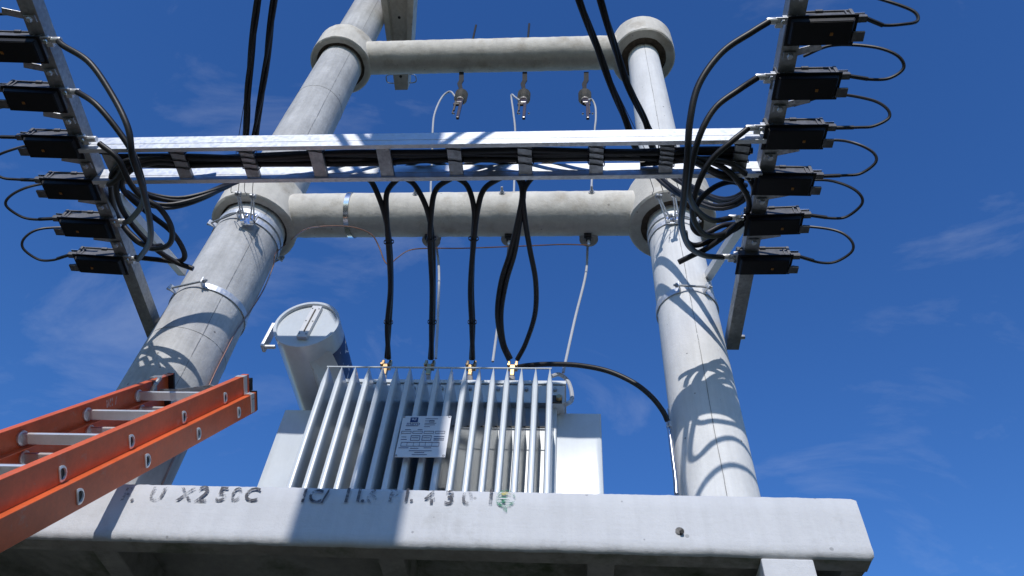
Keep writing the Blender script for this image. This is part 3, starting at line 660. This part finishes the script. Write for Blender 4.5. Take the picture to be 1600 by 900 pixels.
feeder([(155, 224, 4.60), (184, 248, 4.56), (202, 284, 4.53), (222, 308, 4.51), (250, 326, 4.50), (268, 356, 4.51), (264, 382, 4.53), (235, 388, 4.57), (205, 366, 4.66), (188, 345, 4.75)], 'thick cable hooking down from the third left fuse box')
feeder([(172, 288, 4.62), (190, 274, 4.605), (202, 258, 4.60), (222, 250, 4.62), (250, 249, 4.67), (290, 249, 4.69)], 'thick cable from the fourth left fuse box into the tray', E0(PL[3]))
feeder([(330, 252, 4.70), (280, 248, 4.68), (235, 249, 4.63), (196, 264, 4.60), (182, 292, 4.62), (195, 335, 4.64), (235, 382, 4.60), (272, 408, 4.59), (302, 420, 4.58)], 'thick cable ending in a cut stub just before the left pole')
feeder([(335, 258, 4.69), (285, 256, 4.68), (240, 254, 4.63), (202, 268, 4.60), (192, 295, 4.64), (228, 330, 4.63), (268, 362, 4.60), (288, 395, 4.60), (280, 408, 4.60), (240, 405, 4.61), (212, 402, 4.63)], 'thick cable curling round below the left end of the tray')
feeder([(335, 250, 4.715), (285, 249, 4.68), (232, 248, 4.63), (192, 254, 4.60), (174, 278, 4.66), (180, 330, 4.72), (208, 372, 4.68), (232, 385, 4.64), (252, 384, 4.62)], 'thick cable hanging behind the others below the left arm')

# ------------------------------------------------------------------ overhead bundles and dead-end hardware
gb = 'overhead cable bundles leading off above the camera'
def bundle(path, label, tail):
    cp = [at(x, y, Z=z_) for x, y, z_ in path]; e_ = cp[0] - cp[1]
    raw_p = spline([Vector(tail), cp[0] + e_ * 2.6, cp[0] + e_] + cp, 24)
    pts = [raw_p[0]]; st = .035; need = st
    for a_, b_ in zip(raw_p, raw_p[1:]):
        L_ = (b_ - a_).length; pos = need
        while pos <= L_: pts.append(a_.lerp(b_, pos / L_)); pos += st
        need = pos - L_
    t = thing('cable_bundle', label, 'cable bundle', pts[-1], gb)
    n_p = len(pts); fr = []; u = Vector((1, 0, 0))
    for i in range(n_p):
        d_ = (pts[min(i + 1, n_p - 1)] - pts[max(i - 1, 0)]).normalized(); u = (u - u.dot(d_) * d_).normalized(); fr.append((u.copy(), d_.cross(u)))
    for s_ in range(3):
        q = [p + (fr[i][0] * math.cos(s_ * 2.094 + i * .17) + fr[i][1] * math.sin(s_ * 2.094 + i * .17)) * .0108 for i, p in enumerate(pts)]
        tube('conductor', q, .0108, rub_m, t, 8, smooth_path=False)
bundle([(402, 0, 5.70), (389, 120, 5.68), (386, 180, 5.66), (381, 225, 5.58), (366, 277, 5.33), (330, 302, 5.08), (268, 322, 4.91), (222, 316, 4.86), (195, 300, 4.84)], 'left one of the two black bundles rising past the tray near the left pole', (-.78, -1.84, 5.98))
bundle([(428, 0, 5.72), (413, 120, 5.70), (403, 180, 5.68), (395, 225, 5.62), (378, 274, 5.40), (345, 294, 5.15), (285, 312, 4.97), (235, 306, 4.91), (205, 292, 4.88)], 'right one of the two black bundles rising past the tray near the left pole', (-.75, -1.90, 6.12))
bundle([(905, 0, 5.70), (950, 120, 5.68), (978, 190, 5.66), (996, 235, 5.58), (1028, 277, 5.36), (1065, 303, 5.10), (1115, 324, 4.90), (1150, 318, 4.86), (1172, 300, 4.84)], 'left one of the two black bundles rising past the tray near the right pole', (-1.05, -1.90, 6.12))
bundle([(938, 0, 5.72), (976, 120, 5.70), (1008, 190, 5.68), (1022, 235, 5.62), (1048, 272, 5.42), (1082, 294, 5.18), (1122, 312, 4.97), (1150, 310, 4.90), (1175, 292, 4.88)], 'right one of the two black bundles rising past the tray near the right pole', (-1.02, -1.84, 5.98))

def dead_end(x, rf, pxs, wires, label, side):
    zb = 5.66; r = rf(zb)
    t = thing('dead_end_clamp', label, 'cable clamp', (x, PY - r, zb), 'dead-end clamps below the lower collars')
    c = at(*pxs, Y=PY - r - .012)
    boxes('plate', [(c, (.085, .012, .10)), (c + Vector((-.03, -.012, -.03)), (.025, .03, .03)), (c + Vector((.03, -.012, -.03)), (.025, .03, .03)), (c + Vector((-.028, -.008, .04)), (.02, .02, .02)), (c + Vector((.028, -.008, .04)), (.02, .02, .02))], steel_m, t, .003)
    for i, (a, b_) in enumerate(wires):
        e = at(a[0], a[1], Y=2.60)
        s = c + Vector((-.03 if i == 0 else .03, -.02, -.02))
        for q in (-.012, .012): tube('yoke_rod', [s + Vector((q, 0, 0)), (s + e) / 2 + Vector((q * .6, 0, 0)), e + Vector((q * .4, 0, 0))], .0055, zinc_m, t, 7, 3)
        lathe('spool', [(.008, -.02), (.017, -.017), (.017, -.004), (.010, 0), (.017, .004), (.017, .017), (.008, .02)], e, dzinc_m, t, (1, .2, 0), 14)
        for (wx, wy), (ux, uy) in b_:
            tube('messenger_wire', [e + Vector(((wx - a[0]) * .003, -.01, 0)), at(wx, wy, Z=5.665), at(ux, uy, Z=5.69)], .0022, iron_m, t, 5, 4)
    return t
dead_end(LX, rl, (390, 344), [((372, 303), [((362, 285), (388, 120)), ((374, 282), (392, 120))]), ((395, 307), [((383, 280), (411, 120)), ((396, 280), (415, 120))])], 'bright dead-end clamp with strain wires below the left lower collar', -1)
dead_end(RX, rr_, (1050, 342), [((1029, 307), [((1016, 280), (950, 122)), ((1031, 284), (952, 118))]), ((1053, 304), [((1042, 280), (976, 122)), ((1056, 282), (979, 118))])], 'bright dead-end clamp with strain wires below the right lower collar', 1)

# ------------------------------------------------------------------ pole bands
def band(x, rf, z, a_gap, gap, label, tilt=0, w=.042):
    t = thing('pole_band', label, 'pole clamp', (x, PY, z), 'steel bands round the poles')
    r = rf(z) + .003; V = []; F = []; n = 48
    a0, a1 = a_gap + gap, a_gap + 2 * math.pi - gap
    for k in range(n + 1):
        a = a0 + (a1 - a0) * k / n; e = Vector((math.cos(a), math.sin(a), 0))
        for rr, zz in ((r, -w / 2), (r + .006, -w / 2), (r + .006, w / 2), (r, w / 2)): V.append(Vector((x, PY, z)) + e * rr + Vector((0, 0, zz)))
    for k in range(n):
        for j in range(4): F.append((k * 4 + j, k * 4 + (j + 1) % 4, k * 4 + 4 + (j + 1) % 4, k * 4 + 4 + j))
    F += [(0, 1, 2, 3), (n * 4, n * 4 + 1, n * 4 + 2, n * 4 + 3)]
    raw('strap', V, F, zinc_m, t)
    ends = []
    for a in (a0, a1):
        e = Vector((math.cos(a), math.sin(a), 0)); c = Vector((x, PY, z)) + e * (r + .025)
        box('ear', c, (.055, .008, w * 1.05), zinc_m, t, .002, Matrix.Rotation(a, 3, 'Z')); ends.append(Vector((x, PY, z)) + e * (r + .036))
    d = (ends[1] - ends[0]).normalized()
    tube('bolt', [ends[0] - d * .03, ends[1] + d * .03], .0065, dzinc_m, t, 8)
    for q, s in ((ends[0], -1), (ends[1], 1)): bolt('nut', q + d * s * .006, d * s, .014, .014, dzinc_m, t)
band(LX, rl, 4.90, R_(-104), R_(24), 'steel band with a long bolt round the left pole above the ladder')
band(LX, rl, 5.60, R_(-112), R_(26), 'steel band with bolt under the left lower collar')
band(LX, rl, 5.67, R_(60), R_(14), 'flat steel band tight under the left lower collar, behind the clamp plate')
band(RX, rr_, 4.93, R_(-86), R_(22), 'steel band with a short bolt round the middle of the right pole')
band(RX, rr_, 5.60, R_(-76), R_(22), 'steel band with bolt under the right lower collar')
band(RX, rr_, 5.68, R_(60), R_(14), 'flat steel band tight under the right lower collar, behind the clamp plate')

# ------------------------------------------------------------------ fuse cutouts, arresters, leads
order = ['leftmost', 'middle', 'rightmost']
for i, (px, py) in enumerate(((719, 157), (818, 157), (914, 157))):
    p = at(px, py, Y=3.0); top = Vector((p.x - .0, 3.0, 8.547 - .152)); x = p.x
    t = thing('fuse_cutout', '%s of three fuse holders hanging from the upper tie beam' % order[i], 'fuse cutout', top, 'fuse holders under the upper beam')
    zb = p.z
    V = []; F = []
    tp = at(px + 2, 113, Y=3.10)
    path = [tp, at(px + 2, 126, Y=3.07), at(px - 1, 131, Y=3.05), Vector((x, 3.0, zb + .14))]
    for (xx, yy, zz), w in zip(path, (.022, .022, .021, .013)):
        V += [(xx - w, yy - .005, zz), (xx + w, yy - .005, zz), (xx + w, yy + .005, zz), (xx - w, yy + .005, zz)]
    for k in range(3):
        for j in range(4): F.append((4 * k + j, 4 * k + (j + 1) % 4, 4 * k + 4 + (j + 1) % 4, 4 * k + 4 + j))
    F += [(0, 1, 2, 3), (12, 13, 14, 15)]
    raw('hanger_strap', V, F, strap_m, t)
    prof = [(.012, .16), (.03, .15)]
    for k in range(3): prof += [(.033, .13 - k * .045), (.056, .115 - k * .045), (.033, .10 - k * .045)]
    lathe('insulator', prof + [(.03, -.01), (.002, -.01)], (x, 3.0, zb), porc_m, t, seg=22)
    lathe('skirt', [(.034, .0), (.034, -.02), (.002, -.02)], (x, 3.0, zb - .008), brown_m, t, seg=18)
    boxes('fuse_tube', [((x + .018, 2.985, zb - .19), (.026, .026, .32)), ((x + .002, 2.985, zb - .06), (.05, .03, .05))], brown_m, t, .006)
    sd = 1 if i == 2 else -1
    boxes('contact_arm', [((x + sd * .03, 2.985, zb - .13), (.016, .016, .17)), ((x + sd * .02, 2.985, zb - .10), (.05, .02, .03)), ((x + sd * .036, 2.985, zb - .24), (.01, .012, .05))], iron_m, t, .003)
    for s in ((-1, 1) if i else (-1,)): lathe('contact_ball', [(.002, -.01), (.009, -.005), (.009, .005), (.002, .01)], (x + .018 + s * .04, 2.98, zb - .27), steel_m, t, seg=10)
    q = at((715, 813, 915)[i], 61, Y=2.95)
    tube('stud', [(x - .015, 3.0, 8.68), (x - .02, 3.0, 9.30 if i < 2 else 8.72)], .011, strap_m, t, 8)
    bolt('nut', (x - .016, 3.0, 8.70), (0, 0, 1), .02, .018, dzinc_m, t)
for i, (px, py) in enumerate(((673, 379), (797, 377), (920, 377))):
    p = at(px, py, Y=3.13); x = p.x; z = p.z
    t = thing('surge_arrester', '%s of three surge arresters under the lower tie beam' % order[i], 'surge arrester', (x, 3.13, z), 'arresters on the lower beam')
    prof = [(.002, 0), (.035, 0)]
    for k in range(4): prof += [(.035, .01 + k * .04), (.064, .022 + k * .04), (.035, .034 + k * .04)]
    lathe('housing', prof + [(.03, .18), (.002, .18)], (x, 3.13, z), porc_m, t, seg=24)
    boxes('bracket', [((x - .008, 3.075, z + .02), (.05, .03, .09)), ((x - .004, 3.09, z - .02), (.035, .035, .035))], black_m, t, .004)
    lathe('terminal', [(.010, 0), (.010, .04), (.006, .05)], (x - .002, 3.10, z - .03), alu_m, t, (0, 0, -1), 10)
    q = at((653, 786, 924)[i], 306, Y=2.9)
    nrm = Vector((0, -.985, .17)); q = Vector((q.x, PY, 5.921)) + nrm * .152
    lathe('washer', [(.022, 0), (.022, .006)], q, dzinc_m, t, nrm, 14); bolt('nut', q + nrm * .005, nrm, .015, .015, dzinc_m, t)
    tube('stud', [q, q + nrm * .05], .008, dzinc_m, t, 8)
leads = [[(712, 152, 2.99), (703, 143, 3.0), (690, 153, 3.03), (679, 178, 3.06), (676, 205, 3.1), (675, 250, 3.18), (673, 300, 3.24), (676, 345, 3.24), (683, 392, 3.22), (686, 430, 3.22), (684, 500, 3.23), (681, 560, 3.25)],
         [(812, 157, 2.99), (805, 152, 3.0), (799, 149, 3.02), (802, 175, 3.06), (805, 205, 3.1), (804, 250, 3.18), (803, 300, 3.24), (799, 345, 3.24), (794, 392, 3.22), (790, 430, 3.22), (779, 500, 3.24), (770, 565, 3.27)],
         [(917, 158, 2.99), (924, 155, 3.0), (930, 166, 3.03), (931, 185, 3.06), (929, 205, 3.1), (926, 250, 3.18), (924, 295, 3.24), (920, 345, 3.24), (918, 388, 3.22), (915, 430, 3.22), (898, 500, 3.18), (880, 582, 3.12)]]
for i, q in enumerate(leads):
    tag(tube('high_voltage_lead', [at(x, y, Y=Y) for x, y, Y in q], .0085, gcab_m, None, 8), '%s of three grey insulated wires from fuse holder down to the transformer' % order[i], 'wire', 'grey leads to the transformer')

# ------------------------------------------------------------------ copper earth wire
cw = [at(x, y, Y=Y) for x, y, Y in ((918, 383, 3.06), (880, 382, 3.05), (830, 384, 3.05), (780, 386, 3.04), (720, 388, 3.03), (668, 388, 3.02), (640, 391, 3.0), (622, 402, 2.98), (610, 413, 2.96))]
tag(tube('copper_wire', cw, .0042, copper_m, None, 7), 'bare copper wire linking the three surge arresters', 'wire')
pts = [at(x, y, Y=Y) for x, y, Y in ((612, 418, 2.955), (601, 408, 2.93), (592, 385, 2.88), (580, 366, 2.83), (556, 356, 2.80), (530, 353, 2.80), (500, 354, 2.80), (476, 359, 2.76))]
for x, y in ((452, 377), (431, 396), (427, 415), (412, 452), (391, 486), (369, 518), (352, 550), (336, 582), (318, 622), (300, 660), (270, 720), (250, 765)):
    pts.append(oncyl(x, y, LX, PY, rl(5) + .012))
tag(tube('copper_wire', pts, .0046, copper_m, None, 7), 'copper earth wire running down the side of the left pole', 'wire')

# ------------------------------------------------------------------ ladder
d = ray(891, 371); azl = math.atan2(d.x, d.y); r_ = Vector((math.cos(azl), -math.sin(azl), 0)); n_ = r_.cross(d)
ML = Matrix((r_, d, n_)).transposed()
EP = at(401, 626, Y=2.77)
lad = thing('extension_ladder', 'orange fibreglass extension ladder with aluminium rungs leaning on the left pole', 'ladder', EP - d * 4.2)
def LP(a, s, h): return EP + r_ * a + d * s + n_ * h      # across, along (0 = top, negative down), out of plane
LEN = 4.15; RH = .046; WL, WU = .47, .41
def rail(side, wid, h0, top, label=None):
    a = 0 if side > 0 else -WL
    ins = (WL - wid) / 2; a = a - side * ins
    o = boxes('rail', [(LP(a - side * .002, top - LEN / 2, h0), (.004, LEN, RH * 2), ML), (LP(a - side * .017, top - LEN / 2, h0 + RH - .002), (.030, LEN, .004), ML), (LP(a - side * .017, top - LEN / 2, h0 - RH + .002), (.030, LEN, .004), ML)], orange_m, lad, .0012)
    return a
aR = rail(1, WL, -.005, 0); aL = rail(-1, WL, -.005, 0)
uR = rail(1, WU, .0865, -.012); uL = rail(-1, WU, .0865, -.012)
def dring(a, s, h, side):
    V = []; F = []; n = 16
    for k in range(n):
        q = 2 * math.pi * k / n; c, sn = math.cos(q), math.sin(q)
        for m_, o in ((1.0, .0), (1.0, .004), (.72, .006), (.66, .0005)):
            x = (c * .9 if c > 0 else max(c, -.45)) * .026 * m_; y = sn * .026 * m_
            V.append(LP(a + side * o, s + x, h + y))
    for k in range(n):
        k2 = (k + 1) % n
        for j in range(3): F.append((k * 4 + j, k * 4 + j + 1, k2 * 4 + j + 1, k2 * 4 + j))
    o = raw('rung_end', V, F, alu_m, lad, True)
    raw('rung_hole', [V[k * 4 + 3] for k in range(n)], [tuple(range(n))], black_m, o)
def drung(a0, a1, s, h):
    V = []; F = []; n = 18
    for k in range(n):
        q = 2 * math.pi * k / n; c, sn = math.cos(q), math.sin(q); w = 1 + .03 * (k % 2)
        x = (c if c > -.5 else -.5) * .0205 * w; y = sn * .0205 * w
        V += [LP(a0, s + x, h + y), LP(a1, s + x, h + y)]
    for k in range(n): k2 = (k + 1) % n; F.append((2 * k, 2 * k + 1, 2 * k2 + 1, 2 * k2))
    o = raw('rung', V, F, alu_m, lad, True)
    for a in (a0 + .004, a1 - .004): lathe('collar', [(.020, -.006), (.028, -.005), (.028, .003), (.020, .006)], LP(a, s, h), alu_m, o, r_, 18)
for k in range(11):
    s = -.21 - k * .384
    drung(aL + .004, aR - .004, s, -.008); dring(aR, s, -.010, 1)
    s2 = -.28 - k * .372
    drung(uL + .004, uR - .004, s2, .078); dring(uR, s2, .072, 1)
# end caps, guide brackets, pole grip
for a, h in ((aR - .016, 0), (aL + .016, 0)): box('end_cap', LP(a, .003, h), (.034, .012, RH * 2 + .004), black_m, lad, .002, ML)
box('end_cap', LP(uL + .016, -.009, .086), (.034, .012, RH * 2 + .004), black_m, lad, .002, ML)
boxes('end_block', [(LP(uR - .012, .012, .095), (.02, .05, .022), ML), (LP(uR - .010, .02, .07), (.016, .03, .05), ML)], black_m, lad, .002)
boxes('guide_bracket', [(LP(aR + .003, -.055, .0), (.005, .036, .088), ML), (LP(aR - .014, -.055, .0435), (.04, .036, .005), ML), (LP(uR + .004, -.065, .088), (.005, .034, .09), ML), (LP(uR - .016, -.065, .1305), (.046, .036, .006), ML), (LP(uR + .014, -.06, .0465), (.026, .034, .005), ML)], alu_m, lad, .001)
for s in (-.047, -.063): bolt('rivet', LP(aR + .0055, s, .02), r_, .004, .002, dzinc_m, lad)
boxes('guide_bracket', [(LP(uL - .002, -.10, .131), (.05, .05, .006), ML), (LP(uL + .006, -.14, .10), (.006, .03, .07), ML)], dzinc_m, lad, .001)
tube('latch_hook', [LP(uL + .02, -.12, .13), LP(uL + .035, -.15, .13), LP(uL + .035, -.19, .11), LP(uL + .02, -.20, .08)], .010, dzinc_m, lad, 8)
gp = [LP(uL + .02, -.12, .06), LP(uL + .11, -.11, .06), LP(uL + .21, .0, .06), LP(uL + .31, -.09, .06), LP(uR - .02, -.10, .06)]
V = []; F = []
for q in gp:
    for hh, ss in ((-.016, -.003), (.016, -.003), (.016, .004), (-.016, .004)): V.append(q + n_ * hh + d * ss)
for k in range(4):
    for j in range(4): F.append((4 * k + j, 4 * k + (j + 1) % 4, 4 * k + 4 + (j + 1) % 4, 4 * k + 4 + j))
F += [(0, 1, 2, 3), (16, 17, 18, 19)]
raw('pole_grip', V, F, dzinc_m, lad)
# white scuffed label on the far rail
q = LP(uL + .0035, -.34, .09)
lettering('lettering', 'IIII /', .05, LP(uL + .0046, -.52, .075), d, n_, mat('scuffed_white_print', (.7, .66, .62), .6, wear=.55), lad, 1.0)

# ------------------------------------------------------------------ pole standing behind the camera: throws the broad shadow
t = thing('line_pole', 'concrete line pole holding the far ends of the black bundles', 'utility pole', (-.90, -2.0, 0))
lathe('shaft', [(.225 - .0075 * z, z) for z in range(0, 9)] + [(.16, 8.3)], (-.90, -2.0, 0), poleL_m, t, seg=40)
for zz in (5.98, 6.12): lathe('strap', [(.182, -.03), (.19, -.03), (.19, .03), (.182, .03)], (-.90, -2.0, zz), zinc_m, t, seg=32, closed=True)
